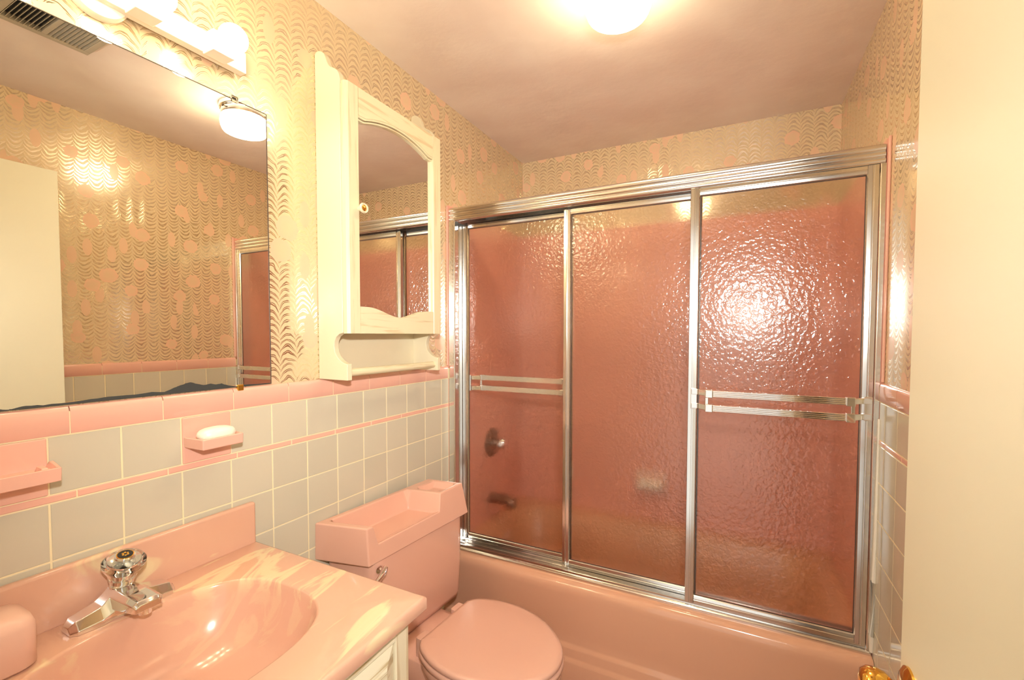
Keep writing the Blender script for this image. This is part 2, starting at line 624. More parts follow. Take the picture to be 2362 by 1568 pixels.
box(bm, 0, 0.64, -0.05, YN, 0, H)
box(bm, 0.64, 1.42, -0.05, YN, 2.02, H)
box(bm, 1.42, W, -0.05, YN, 0, H)
wf = finish('wall_front', bm, 'hall', smooth=False)
struct(wf, 'painted wall holding the doorway', 'wall')

# tiled bath surround (pink) on three walls
bm = box(B(), 0.0, W, YB - 0.008, YB + 0.0, 0.38, 1.90)
o = finish('tile_surround', bm, 'surround', wb, smooth=False)
bm = box(B(), 0.0, 0.008, YJ + 0.002, YB - 0.008, 0.38, 1.90)
o = finish('tile_surround', bm, 'surround', wl, smooth=False)
bm = box(B(), W - 0.008, W, YJ + 0.002, YB - 0.008, 0.38, 1.90)
o = finish('tile_surround', bm, 'surround', wr, smooth=False)
# thin pink bullnose strips along the shower frame above the wainscot
bm = box(B(), 0.0, 0.007, YJ - 0.007, YJ + 0.002, Z1 + 0.056, 1.895)
finish('bullnose_strip', bm, 'pink_tile', wl, bevel=0.003)
bm = box(B(), W - 0.007, W, YJ - 0.009, YJ + 0.002, Z1 + 0.056, 1.905)
finish('bullnose_strip', bm, 'pink_tile', wr, bevel=0.003)

# wainscot tiles
def tile_mesh(name, wy, wz, th, mat, cap=False):
    bm = B()
    b = 0.0016
    if cap:
        prof = [(0, -wz / 2), (th - 0.0015, -wz / 2), (th, -wz / 2 + 0.0015), (th, wz / 2 - 0.010), (th - 0.0012, wz / 2 - 0.005), (th - 0.004, wz / 2 - 0.0015), (th - 0.008, wz / 2), (0, wz / 2)]
        r = []
        for y in (-wy / 2, wy / 2):
            r.append([(p[0], y, p[1]) for p in prof])
        loft(bm, r)
    else:
        rings = []
        for x, i in ((0, 0), (th - b, 0), (th, b)):
            rings.append([(x, -wy / 2 + i, -wz / 2 + i), (x, wy / 2 - i, -wz / 2 + i), (x, wy / 2 - i, wz / 2 - i), (x, -wy / 2 + i, wz / 2 - i)])
        loft(bm, rings)
    bmesh.ops.recalc_face_normals(bm, faces=bm.faces)
    me = bpy.data.meshes.new(name)
    bm.to_mesh(me)
    bm.free()
    me.materials.append(MT[mat])
    if cap:
        for p in me.polygons:
            p.use_smooth = True
        me.set_sharp_from_angle(angle=math.radians(50))
    return me
TM = {}
def tile(kind, parent, side, y, z, wy, wz, th):
    """side 0: on the left wall, 1: on the right wall"""
    mat = {'tile': 'tile', 'cap_tile': 'pink_tile', 'liner_tile': 'pink_tile'}[kind]
    key = (kind, round(wy, 4), round(wz, 4))
    if key not in TM:
        TM[key] = tile_mesh(kind, wy, wz, th, mat, kind == 'cap_tile')
    o = bpy.data.objects.new(kind, TM[key])
    COL.objects.link(o)
    o.parent = parent
    o.location = (0 if side == 0 else W, y, z)
    if side == 1:
        o.scale.x = -1
    return o

def wainscot(parent, side, y0, y1, joint0, cap0, lin0, rows_for):
    k0 = math.floor((y0 - joint0) / P_T)
    k = k0
    g = 0.0018
    while joint0 + k * P_T < y1 - 0.002:
        a = max(joint0 + k * P_T, y0)
        b = min(joint0 + (k + 1) * P_T, y1)
        if b - a > 0.012:
            for r in range(rows_for((a + b) / 2)):
                zt = Z1 - r * P_T - (LIN if r else 0)
                zb_ = zt - P_T
                if zb_ < 0.0:
                    zb_ = 0.0
                if zt - zb_ < 0.02:
                    continue
                if side == 0 and r == 0 and (abs((a + b) / 2 - 0.6186) < 0.04 or abs((a + b) / 2 - 0.290) < 0.04):
                    continue
                tile('tile', parent, side, (a + b) / 2, (zt + zb_) / 2, b - a - g, zt - zb_ - g, 0.008)
        k += 1
    for kind, j0, pitch, za, zb_, th in (('cap_tile', cap0, 0.1525, Z1 + 0.055, Z1, 0.0098), ('liner_tile', lin0, 0.1525, Z1 - P_T, Z1 - P_T - LIN, 0.0085)):
        k = math.floor((y0 - j0) / pitch)
        while j0 + k * pitch < y1 - 0.002:
            a = max(j0 + k * pitch, y0)
            b = min(j0 + (k + 1) * pitch, y1)
            if b - a > 0.012:
                tile(kind, parent, side, (a + b) / 2, (za + zb_) / 2, b - a - g, za - zb_ - g, th)
            k += 1

JL = 0.3449
wainscot(wl, 0, YN, YJ - 0.001, JL, 0.3764, 0.3837, lambda y: 4 if y < 0.72 else (6 if y < 0.93 else 10))
bm = box(B(), 0.0, 0.0071, YN, YJ - 0.001, 0.0, Z1)
box(bm, 0.0, 0.0088, YN, YJ - 0.001, Z1, Z1 + 0.044)
finish('grout', bm, 'grout', wl, smooth=False)
wainscot(wr, 1, YN, YJ - 0.001, 1.547 - 15 * P_T, 1.447 - 10 * 0.1525, 1.547 - 10 * 0.1525, lambda y: 3 if y < 0.80 else 11)
bm = box(B(), W - 0.0071, W, YN, YJ - 0.001, 0.0, Z1)
box(bm, W - 0.0088, W, YN, YJ - 0.001, Z1, Z1 + 0.044)
finish('grout', bm, 'grout', wr, smooth=False)
bm = B()
tube(bm, [(W - 0.009, YJ - 0.003, 0.41), (W - 0.010, YJ - 0.008, 0.46), (W - 0.009, YJ - 0.006, 0.62), (W - 0.009, YJ - 0.006, 0.76), (W - 0.009, YJ - 0.004, 1.10)], [0.006, 0.008, 0.007, 0.005, 0.003], 8)
finish('caulk', bm, 'caulk', wr)

# ------------------------------------------------------------------ room door (open, along the right wall)
DX, DY0, DY1, DH = 1.375, 0.100, 0.815, 2.003
dr = finish('door_1', box(B(), DX, DX + 0.035, DY0, DY1, 0.012, DH), 'door_paint', smooth=True, bevel=0.002)
struct(dr, 'open cream painted flush door with brass knob', 'door')
KN = Vector((DX, 0.768, 0.845))
bm = lathe(B(), [(0.012, 0.004), (0.012, 0.016), (0.016, 0.020), (0.023, 0.028), (0.026, 0.038), (0.025, 0.048), (0.020, 0.055), (0.010, 0.058), (0.001, 0.0585)], KN, (-1, 0, 0))
kb = finish('door_knob', bm, 'brass', dr)
bm = lathe(B(), [(0.037, 0.0), (0.037, 0.003), (0.031, 0.007), (0.013, 0.010)], KN, (-1, 0, 0))
finish('rose_plate', bm, 'brass', kb)
bm = lathe(B(), [(0.034, 0.035), (0.034, 0.038), (0.012, 0.045), (0.012, 0.058), (0.025, 0.070), (0.028, 0.082), (0.020, 0.094), (0.001, 0.096)], KN, (1, 0, 0))
finish('door_knob', bm, 'brass', dr)

# ------------------------------------------------------------------ bathtub
tb = empty('bathtub', (W / 2, 1.95, 0), 'glossy salmon pink bathtub with stepped apron under the glass doors', 'bathtub')
prof = [(1.70, 0.0), (1.70, 0.396), (1.600, 0.396), (1.588, 0.3945), (1.577, 0.389), (1.570, 0.380), (1.5665, 0.368), (1.566, 0.35), (1.572, 0.20), (1.572, 0.165), (1.570, 0.158), (1.562, 0.152), (1.560, 0.146), (1.560, 0.118), (1.558, 0.112), (1.550, 0.106), (1.548, 0.100), (1.548, 0.0)]
finish('apron', prism(B(), prof, 'x', 0.009, W - 0.009), 'tub', tb, sharp=50)
bm = B()
rings = [rrect(0.009, W - 0.009, 1.64, YB - 0.009, 0.004, 0.30), rrect(0.009, W - 0.009, 1.64, YB - 0.009, 0.004, 0.396), rrect(0.075, W - 0.075, 1.705, YB - 0.085, 0.10, 0.396), rrect(0.085, W - 0.085, 1.715, YB - 0.095, 0.11, 0.385), rrect(0.12, W - 0.14, 1.745, YB - 0.125, 0.12, 0.20), rrect(0.16, W - 0.22, 1.77, YB - 0.15, 0.12, 0.09), rrect(0.22, W - 0.30, 1.82, YB - 0.20, 0.10, 0.07)]
loft(bm, rings, cap0=False)
finish('basin', bm, 'tub_in', tb, sharp=60)

# ------------------------------------------------------------------ shower enclosure
sf = empty('tub_enclosure', (W / 2, 1.65, 0.396), 'polished aluminium tub enclosure track with ribbed header over the bathtub', 'enclosure')
def reeded(y0, y1, z0, z1):
    """header section: three rounded reeds on the front"""
    pts = [(y1, z0), (y0 + 0.006, z0)]
    edges = [(z0, z0 + 0.017), (z0 + 0.017, z0 + 0.035), (z0 + 0.035, z1)]
    for a, b in edges:
        for i in range(7):
            t = i / 6
            z = a + (b - a) * t
            y = y0 + 0.006 - 0.006 * math.sin(math.pi * min(max(t, 0), 1)) ** 0.6
            pts.append((y, z))
    pts += [(y1, z1)]
    out = []
    for p in pts:
        if not out or (abs(p[0] - out[-1][0]) + abs(p[1] - out[-1][1])) > 1e-5:
            out.append(p)
    return out
finish('header', prism(B(), reeded(YJ, YJ + 0.022, 1.832, 1.887), 'x', 0.010, W - 0.011), 'alu', sf, sharp=55)
bm = B()
box(bm, 0.010, W - 0.011, YJ + 0.022, 1.700, 1.872, 1.887)
box(bm, 0.010, W - 0.011, 1.694, 1.700, 1.832, 1.872)
finish('header_track', bm, 'alu', sf)
sillp = [(1.600, 0.3965), (1.600, 0.404), (1.606, 0.409), (1.612, 0.4095), (1.612, 0.4175), (1.616, 0.4175), (1.616, 0.405), (1.636, 0.405), (1.636, 0.418), (1.640, 0.418), (1.640, 0.405), (1.662, 0.405), (1.662, 0.418), (1.666, 0.418), (1.666, 0.405), (1.692, 0.405), (1.692, 0.420), (1.698, 0.420), (1.700, 0.3965)]
finish('sill', prism(B(), sillp, 'x', 0.010, W - 0.011), 'alu', sf)
bm = B()
prism(bm, [(0.0085, 1.700), (0.0085, YJ), (0.036, YJ), (0.040, YJ + 0.004), (0.040, YJ + 0.03), (0.034, YJ + 0.034), (0.034, 1.700)], 'z', 0.405, 1.832)
finish('jamb', bm, 'alu', sf, bevel=0.0015)
bm = B()
prism(bm, [(W - 0.0085, 1.700), (W - 0.0085, YJ), (1.508, YJ), (1.506, YJ + 0.002), (1.506, YJ + 0.004), (1.514, YJ + 0.006), (1.514, 1.700)], 'z', 0.405, 1.832)
finish('jamb', bm, 'alu', sf, bevel=0.0008)
for z in (0.62, 1.05, 1.218, 1.62):
    for xx in (0.016, 0.030):
        finish('screw', lathe(B(), [(0.003, 0), (0.0028, 0.001), (0.001, 0.0016)], (xx, YJ, z), (0, -1, 0), 10), 'chrome', sf)

def shower_door(x0, x1, y0, z0, z1, st, label):
    d = 0.017
    t = empty('shower_door', ((x0 + x1) / 2, y0 + d / 2, z0), label, 'shower door', 'sliding glass doors of the tub enclosure')
    def prof_stile(a, b, m):
        # a outer edge, b inner edge, ribbed face
        return [(a, y0 + d), (a, y0 + 0.002), (a + (b - a) * 0.06, y0), (a + (b - a) * 0.40, y0), (a + (b - a) * 0.46, y0 + 0.002), (a + (b - a) * 0.54, y0 + 0.002), (a + (b - a) * 0.60, y0 + 0.0005), (a + (b - a) * 0.9, y0 + 0.002), (b, y0 + 0.006), (b, y0 + d)]
    for a, b in ((x0, x0 + st), (x1, x1 - st)):
        finish('stile', prism(B(), prof_stile(a, b, 0), 'z', z0, z1), 'alu', t, sharp=25)
    for a, b in ((z0, z0 + 0.026), (z1, z1 - 0.026)):
        pts = prof_stile(a, b, 0)
        finish('rail', prism(B(), [(q[1] + 0.0004, q[0]) for q in pts], 'x', x0 + st * 0.98, x1 - st * 0.98), 'alu', t, sharp=25)
    finish('glass_pane', box(B(), x0 + st - 0.004, x1 - st + 0.004, y0 + 0.0085, y0 + 0.0125, z0 + 0.022, z1 - 0.022), 'glass', t, smooth=False)
    # dark rubber gasket round the pane
    gx0, gx1, gz0, gz1 = x0 + st, x1 - st, z0 + 0.026, z1 - 0.026
    bm = B()
    for q in ((gx0, gx0 + 0.0022, gz0, gz1), (gx1 - 0.0022, gx1, gz0, gz1), (gx0, gx1, gz0, gz0 + 0.0022), (gx0, gx1, gz1 - 0.0022, gz1)):
        box(bm, q[0], q[1], y0 + 0.0062, y0 + 0.0084, q[2], q[3])
    finish('gasket', bm, 'dark_metal', t, smooth=False)
    return t
dR = shower_door(0.996, 1.5055, 1.606, 0.4185, 1.8315, 0.030, 'frontmost sliding hammered-glass shower door with double chrome towel bar, by the tiled wall near the open door')
dM = shower_door(0.527, 1.030, 1.642, 0.4190, 1.833, 0.029, 'middle sliding hammered-glass shower door, without towel bars')
dL = shower_door(0.0345, 0.557, 1.672, 0.4190, 1.835, 0.029, 'rearmost sliding hammered-glass shower door behind the toilet, towel bars on its inner side')

def towel_bars(t, y_face, dirn, xa, xb, z_hi, z_lo):
    yb = y_face + dirn * 0.040
    for z in (z_hi, z_lo):
        pr = []
        h = 0.0105
        for i in range(13):
            k = i / 12
            zz = z - h + 2 * h * k
            off = 0.0015 * abs(math.sin(math.pi * 4 * k))
            pr.append((yb - dirn * -0.0 + dirn * (0.003 + off), zz))
        pr += [(yb - dirn * 0.004, z + h), (yb - dirn * 0.004, z - h)]
        finish('towel_bar', prism(B(), pr, 'x', xa, xb), 'chrome', t, sharp=30)
    for xs, xi in ((xa, 1), (xb, -1)):
        bm = B()
        for z in (z_hi, z_lo):
            box(bm, min(xs - xi * 0.004, xs + xi * 0.020), max(xs - xi * 0.004, xs + xi * 0.020), min(yb - 0.008, yb + 0.008), max(yb - 0.008, yb + 0.008), z - 0.0135, z + 0.0135)
        br = finish('bracket', bm, 'chrome', t, bevel=0.003)
        bm = B()
        for z in (z_hi, z_lo):
            pts = [(xs + xi * 0.004, yb - dirn * 0.004), (xs - xi * 0.006, yb - dirn * 0.010), (xs - xi * 0.030, y_face + dirn * 0.007), (xs - xi * 0.050, y_face + dirn * 0.006), (xs - xi * 0.050, y_face), (xs - xi * 0.028, y_face + dirn * 0.001), (xs + xi * 0.004, yb - dirn * 0.012)]
            prism(bm, pts, 'z', z - 0.009, z + 0.009)
        box(bm, min(xs - xi * 0.004, xs + xi * 0.006), max(xs - xi * 0.004, xs + xi * 0.006), min(yb - dirn * 0.002, yb - dirn * 0.006), max(yb - dirn * 0.002, yb - dirn * 0.006), z_lo, z_hi)
        box(bm, min(xs - xi * 0.032, xs - xi * 0.052), max(xs - xi * 0.032, xs - xi * 0.052), min(y_face, y_face + dirn * 0.003), max(y_face, y_face + dirn * 0.003), z_lo - 0.012, z_hi + 0.012)
        finish('bracket_arm', bm, 'chrome', t, bevel=0.0015)
towel_bars(dR, 1.606, -1, 1.058, 1.452, 1.150, 1.103)
towel_bars(dL, 1.689, 1, 0.100, 0.500, 1.147, 1.100)

# fixtures inside the tub
sv = empty('shower_valve', (0.008, 1.995, 0.785), 'bronze shower valve seen blurred through the glass', 'valve')
finish('escutcheon', lathe(B(), [(0.075, 0), (0.075, 0.004), (0.06, 0.012), (0.022, 0.016)], (0.008, 1.995, 0.785), (1, 0, 0)), 'bronze', sv)
finish('handle', lathe(B(), [(0.012, 0.014), (0.012, 0.04), (0.026, 0.046), (0.030, 0.062), (0.022, 0.076), (0.001, 0.078)], (0.008, 1.995, 0.785), (1, 0, 0)), 'chrome', sv)
bm = B()
tube(bm, [(0.008, 1.985, 0.50), (0.06, 1.985, 0.503), (0.11, 1.985, 0.500), (0.135, 1.985, 0.488), (0.142, 1.985, 0.468)], [0.026, 0.026, 0.025, 0.024, 0.019], 18)
tag(finish('tub_spout', bm, 'bronze'), 'dark tub spout seen blurred through the glass', 'spout')
bm = lathe(B(), [(0.036, 0), (0.036, 0.003), (0.030, 0.009), (0.012, 0.012), (0.010, 0.020), (0.001, 0.021)], (0.1030, 2.0, 0.300), (1, 0, 0.17))
tag(finish('overflow_plate', bm, 'chrome'), 'small chrome overflow plate on the tub end behind glass', 'drain')
bs = empty('recessed_soap_dish', (0.756, YB - 0.008, 0.59), 'pale ceramic soap dish on the back wall seen blurred through glass', 'soap dish')
finish('back_plate', box(B(), 0.676, 0.836, YB - 0.018, YB - 0.008, 0.535, 0.650), 'pale_pink', bs, bevel=0.004)
finish('tray', hfield(B(), [0, 0.1, 0.16, 0.84, 0.9, 1], [0, 0.2, 0.75, 0.85, 1], [(0.69, YB - 0.016), (0.822, YB - 0.016), (0.812, YB - 0.075), (0.70, YB - 0.075)], [(0.69, YB - 0.016), (0.822, YB - 0.016), (0.806, YB - 0.066), (0.706, YB - 0.066)], lambda s, t: 0.590 if (0.15 < s < 0.85 and 0.1 < t < 0.8) else 0.602, 0.568), 'soap', bs, bevel=0.003)

# ------------------------------------------------------------------ toilet
to = empty('toilet', (0.45, 1.15, 0), 'salmon pink toilet with closed lid and tray-topped tank', 'toilet')
def quad_ring(P, z, r=0.02, n=5):
    """rounded quadrilateral ring; P corners in order"""
    out = []
    k = len(P)
    for i in range(k):
        p0, p1, p2 = Vector(P[i - 1]), Vector(P[i]), Vector(P[(i + 1) % k])
        a = p1 + (p0 - p1).normalized() * r
        b = p1 + (p2 - p1).normalized() * r
        for q in range(n + 1):
            t = q / n
            c = (1 - t) ** 2 * a + 2 * t * (1 - t) * p1 + t * t * b
            out.append((c.x, c.y, z))
    return out
TB_ = [(0.012, 0.945), (0.055, 1.392), (0.216, 1.402), (0.186, 0.967)]
def inset(P, d):
    c = Vector((sum(p[0] for p in P) / 4, sum(p[1] for p in P) / 4))
    return [tuple(Vector(p) + (c - Vector(p)).normalized() * d) for p in P]
bm = B()
loft(bm, [quad_ring(inset(TB_, 0.035), 0.352), quad_ring(inset(TB_, 0.018), 0.356, 0.025), quad_ring(inset(TB_, 0.008), 0.372, 0.03), quad_ring(TB_, 0.50, 0.03), quad_ring(TB_, 0.662, 0.03)])
finish('tank', bm, 'porcelain', to, sharp=60)
LT = [(0.006, 0.914), (0.050, 1.402), (0.200, 1.421), (0.180, 0.953)]
LB = [(0.006, 0.912), (0.044, 1.412), (0.226, 1.424), (0.190, 0.950)]
def lid_h(s, t):
    zt = 0.770
    if s <= 0.05 or t <= 0.13:
        return zt
    if s >= 0.72:
        if 0.80 <= s <= 0.93 and 0.33 <= t <= 0.80:
            return 0.748
        return zt
    if t >= 0.99:
        return 0.713
    return 0.703 if t < 0.85 else 0.706
finish('tank_lid', hfield(B(), [0, 0.05, 0.085, 0.37, 0.68, 0.72, 0.76, 0.80, 0.93, 0.965, 1.0], [0, 0.13, 0.24, 0.33, 0.80, 0.90, 1.0], LT, LB, lid_h, 0.657), 'porcelain', to, bevel=0.005, seg=3)
# flush lever
bm = lathe(B(), [(0.013, 0.0), (0.013, 0.004), (0.009, 0.012), (0.009, 0.018)], (0.190, 0.992, 0.632), (0.995, -0.08, 0))
lv = finish('flush_lever', bm, 'chrome', to)
bm = B()
tube(bm, [(0.206, 0.998, 0.638), (0.214, 0.984, 0.634), (0.222, 0.955, 0.627), (0.228, 0.925, 0.622)], [0.009, 0.011, 0.008, 0.006], 12)
finish('lever_arm', bm, 'chrome', lv)
# bowl, seat, lid
AX0 = Vector((0.312, 1.156))
ang = math.radians(-4.2)
fx = Vector((math.cos(ang), math.sin(ang)))
fy = Vector((-math.sin(ang), math.cos(ang)))
def egg(scale=1.0, back=0.0, dx=0.0):
    half = [(0 - back, 0.095), (0.003 - back, 0.118), (0.03 - back * 0.5, 0.146), (0.10, 0.172), (0.19, 0.177), (0.28, 0.153), (0.345, 0.113), (0.387, 0.068), (0.404, 0.022)]
    pts = half + [(x, -h) for x, h in half[::-1]]
    pts = catmull(pts, 5)
    c = 0.19
    out = []
    for x, h in pts:
        x = c + (x - c) * scale + dx
        h = h * scale
        out.append(AX0 + fx * x + fy * h)
    return out
def ring3(P, z):
    return [(p.x, p.y, z) for p in P]
bm = B()
loft(bm, [ring3(egg(0.985), 0.4065), ring3(egg(1.0), 0.409), ring3(egg(1.0), 0.4175), ring3(egg(0.985), 0.4225), ring3(egg(0.93), 0.4245), ring3(egg(0.5), 0.4255)])
finish('seat_lid', bm, 'seat', to, sharp=70)
bm = B()
loft(bm, [ring3(egg(0.99), 0.386), ring3(egg(1.012), 0.389), ring3(egg(1.012), 0.400), ring3(egg(0.99), 0.404)])
finish('seat', bm, 'seat', to, sharp=70)
bm = B()
rings = []
for sc, z, dx in ((0.55, 0.0, -0.06), (0.56, 0.02, -0.06), (0.52, 0.10, -0.06), (0.58, 0.20, -0.04), (0.78, 0.29, -0.02), (0.94, 0.34, -0.005), (0.985, 0.36, 0), (0.985, 0.380, 0), (0.97, 0.384, 0)):
    rings.append(ring3(egg(sc, 0.0, dx), z))
loft(bm, rings)
finish('bowl', bm, 'porcelain', to, sharp=70)
bm = B()
dk = [AX0 + fx * a + fy * b for a, b in ((-0.20, -0.125), (-0.20, 0.125), (0.07, 0.115), (0.07, -0.115))]
dkq = [(p.x, p.y) for p in dk]
loft(bm, [quad_ring(inset(dkq, 0.03), 0.02), quad_ring(inset(dkq, 0.03), 0.20), quad_ring(dkq, 0.28), quad_ring(dkq, 0.345), quad_ring(inset(dkq, 0.006), 0.3515)])
finish('bowl_deck', bm, 'porcelain', to, sharp=70)
for s_ in (-1, 1):
    p = AX0 + fx * -0.012 + fy * (0.083 * s_)
    bm = B()
    R_ = [quad_ring([(p + fx * a + fy * b)[:] for a, b in ((-0.018, -0.022), (-0.018, 0.022), (0.016, 0.022), (0.016, -0.022))], z, 0.006) for z in (0.350, 0.405, 0.411)]
    loft(bm, R_)
    finish('hinge', bm, 'seat', to, bevel=0.002)

# ------------------------------------------------------------------ vanity
VY0, VY1, VXF, ZD = 0.118, 0.727, 0.578, 0.798
va = empty('vanity_cabinet', (0.28, 0.42, 0), 'whitewashed wooden vanity cabinet under the pink counter', 'cabinet')
bm = B()
box(bm, 0.012, 0.540, 0.140, 0.156, 0.09, 0.7675)
box(bm, 0.012, 0.540, 0.677, 0.693, 0.09, 0.7675)
box(bm, 0.012, 0.540, 0.156, 0.677, 0.09, 0.106)
box(bm, 0.012, 0.018, 0.156, 0.677, 0.106, 0.66)
finish('body', bm, 'washed_v', va, smooth=False)
finish('toe_kick', box(B(), 0.012, 0.48, 0.15, 0.683, 0.0, 0.09), 'washed_v', va, smooth=False)
for a, b in ((0.140, 0.172), (0.657, 0.693)):
    finish('stile', box(B(), 0.540, 0.558, a, b, 0.09, 0.7675), 'washed_v', va, bevel=0.0015)
for a, b in ((0.738, 0.7675), (0.572, 0.600), (0.09, 0.13)):
    finish('rail', box(B(), 0.540, 0.5575, 0.172, 0.657, a, b), 'washed_h', va, bevel=0.001)
def raised(bm, y0, y1, z0, z1):
    e = 0.028
    rings = []
    for x, i in ((0.541, 0.0), (0.549, 0.0), (0.553, 0.002), (0.563, e), (0.566, e + 0.004)):
        rings.append([(x, y0 + i, z0 + i), (x, y1 - i, z0 + i), (x, y1 - i, z1 - i), (x, y0 + i, z1 - i)])
    return loft(bm, rings)
finish('drawer_front', raised(B(), 0.1735, 0.6555, 0.6015, 0.7365), 'washed_h', va, smooth=False)
for a, b in ((0.1735, 0.4135), (0.4155, 0.6555)):
    d_ = finish('cabinet_door', raised(B(), a, b, 0.1315, 0.5705), 'washed_v', va, smooth=False)
    yk = b - 0.03 if a < 0.3 else a + 0.03
    finish('knob', lathe(B(), [(0.006, 0), (0.006, 0.012), (0.014, 0.018), (0.014, 0.024), (0.001, 0.028)], (0.564, yk, 0.46), (1, 0, 0)), 'brass', d_)

ct = empty('countertop', (0.29, 0.42, ZD - 0.026), 'pink and cream swirled marble counter with integral basin and backsplash', 'countertop')
bm = B()
NA = 96
bcx, bcy, bax, bay = 0.291, 0.422, 0.177, 0.206
def se(a, k, n_=2.7):
    c, s_ = math.cos(a), math.sin(a)
    rr = (abs(c) ** n_ + abs(s_) ** n_) ** (-1 / n_)
    return bcx + bax * k * rr * c, bcy + bay * k * rr * s_
def rect_at(a, i):
    c, s_ = math.cos(a), math.sin(a)
    tx = ((VXF - i - bcx) if c > 0 else (0.002 + i - bcx)) / c if abs(c) > 1e-6 else 1e9
    ty = ((VY1 - i - bcy) if s_ > 0 else (VY0 + i - bcy)) / s_ if abs(s_) > 1e-6 else 1e9
    t = min(tx, ty)
    return bcx + t * c, bcy + t * s_
angs = sorted([2 * math.pi * i / NA for i in range(NA)] + [math.atan2(sy, sx) % (2 * math.pi) for sx, sy in ((VXF - bcx, VY1 - bcy), (0.002 - bcx, VY1 - bcy), (0.002 - bcx, VY0 - bcy), (VXF - bcx, VY0 - bcy))])
rings = []
for i, z in ((0.012, ZD - 0.030), (0.002, ZD - 0.030), (0.0, ZD - 0.027), (0.0, ZD - 0.006), (0.002, ZD - 0.0017), (0.007, ZD)):
    rings.append([(*rect_at(a, i), z) for a in angs])
for k, z in ((1.02, 0.0), (1.0, -0.0008), (0.988, -0.0045), (0.975, -0.013), (0.945, -0.032), (0.88, -0.06), (0.80, -0.09), (0.66, -0.115), (0.45, -0.128), (0.2, -0.134), (0.06, -0.136)):
    rings.append([(*se(a, k), ZD + z) for a in angs])
loft(bm, rings, cap0=False, cap1=True)
finish('counter', bm, 'marble', ct, sharp=60)
bm = box(B(), 0.0085, 0.027, VY0, VY1 - 0.004, ZD - 0.004, 0.905)
finish('backsplash', bm, 'marble', ct, bevel=0.007, seg=3)
finish('drain', lathe(B(), [(0.022, 0), (0.022, 0.003), (0.012, 0.004), (0.001, 0.002)], (bcx, bcy, ZD - 0.136), (0, 0, 1)), 'chrome', ct)

# faucet
FX, FY = 0.070, 0.4235
fa = empty('faucet', (FX, FY, ZD), 'chrome centerset faucet with clear acrylic knob handle', 'faucet')
def fsec(y, hw, h, dx=0.0, top=0.55):
    return [(FX + dx - hw, y, ZD), (FX + dx + hw, y, ZD), (FX + dx + hw, y, ZD + h * 0.35), (FX + dx + hw * top, y, ZD + h), (FX + dx - hw * top, y, ZD + h), (FX + dx - hw, y, ZD + h * 0.35)]
bm = B()
loft(bm, [fsec(FY - 0.083, 0.017, 0.013), fsec(FY - 0.074, 0.027, 0.022), fsec(FY - 0.040, 0.030, 0.030), fsec(FY - 0.036, 0.029, 0.032), fsec(FY - 0.024, 0.027, 0.042), fsec(FY - 0.016, 0.028, 0.050), fsec(FY + 0.016, 0.028, 0.050), fsec(FY + 0.024, 0.027, 0.042), fsec(FY + 0.036, 0.029, 0.032), fsec(FY + 0.040, 0.030, 0.030), fsec(FY + 0.074, 0.027, 0.022), fsec(FY + 0.083, 0.017, 0.013)])
finish('base', bm, 'chrome', fa, bevel=0.0015)
bm = B()
def ssec(x, hw, z0, z1):
    return [(x, FY - hw, z0), (x, FY + hw, z0), (x, FY + hw, z0 + (z1 - z0) * 0.7), (x, FY + hw * 0.65, z1), (x, FY - hw * 0.65, z1), (x, FY - hw, z0 + (z1 - z0) * 0.7)]
loft(bm, [ssec(FX, 0.024, ZD + 0.018, ZD + 0.050), ssec(FX + 0.03, 0.025, ZD + 0.020, ZD + 0.052), ssec(FX + 0.070, 0.025, ZD + 0.026, ZD + 0.051), ssec(FX + 0.096, 0.024, ZD + 0.030, ZD + 0.049), ssec(FX + 0.102, 0.021, ZD + 0.029, ZD + 0.043)])
sp_ = finish('spout', bm, 'chrome', fa, bevel=0.002)
finish('aerator', lathe(B(), [(0.010, 0), (0.010, 0.012), (0.008, 0.013)], (FX + 0.086, FY, ZD + 0.030), (0, 0, -1), 20), 'chrome', sp_)
ka = Vector((0.30, 0, 1)).normalized()
k0 = Vector((FX - 0.004, FY, ZD + 0.044))
finish('handle_stem', lathe(B(), [(0.018, 0), (0.018, 0.010), (0.014, 0.014), (0.014, 0.024)], k0, ka, 24), 'chrome', fa)
bm = lathe(B(), [(0.018, 0.014), (0.021, 0.022), (0.023, 0.034), (0.030, 0.046), (0.034, 0.054), (0.034, 0.060), (0.030, 0.065), (0.018, 0.069), (0.001, 0.070)], k0, ka, 40)
hd = finish('handle', bm, 'acrylic', fa)
finish('handle_core', lathe(B(), [(0.007, 0.016), (0.008, 0.040), (0.024, 0.056), (0.024, 0.0585), (0.001, 0.060)], k0, ka, 36), 'chrome', fa)
cp = finish('handle_cap', lathe(B(), [(0.016, 0.0685), (0.016, 0.0715), (0.014, 0.0735), (0.001, 0.074)], k0, ka, 32), 'chrome', hd)
finish('cap_ring', lathe(B(), [(0.0135, 0.0732), (0.0135, 0.0742), (0.001, 0.0743)], k0, ka, 32), 'brass', hd)
finish('cap_face', lathe(B(), [(0.0118, 0.0738), (0.0118, 0.0748), (0.001, 0.0749)], k0, ka, 32), 'black', hd)
bm = B()
ku = ka.orthogonal().normalized()
kv = ka.cross(ku)
for i in range(6):
    a = i * math.pi / 3
    lathe(bm, [(0.0021, 0.0747), (0.0018, 0.0754), (0.0003, 0.0756)], k0 + (ku * math.cos(a) + kv * math.sin(a)) * 0.0042, ka, 8)
finish('cap_emblem', bm, 'brass', hd)

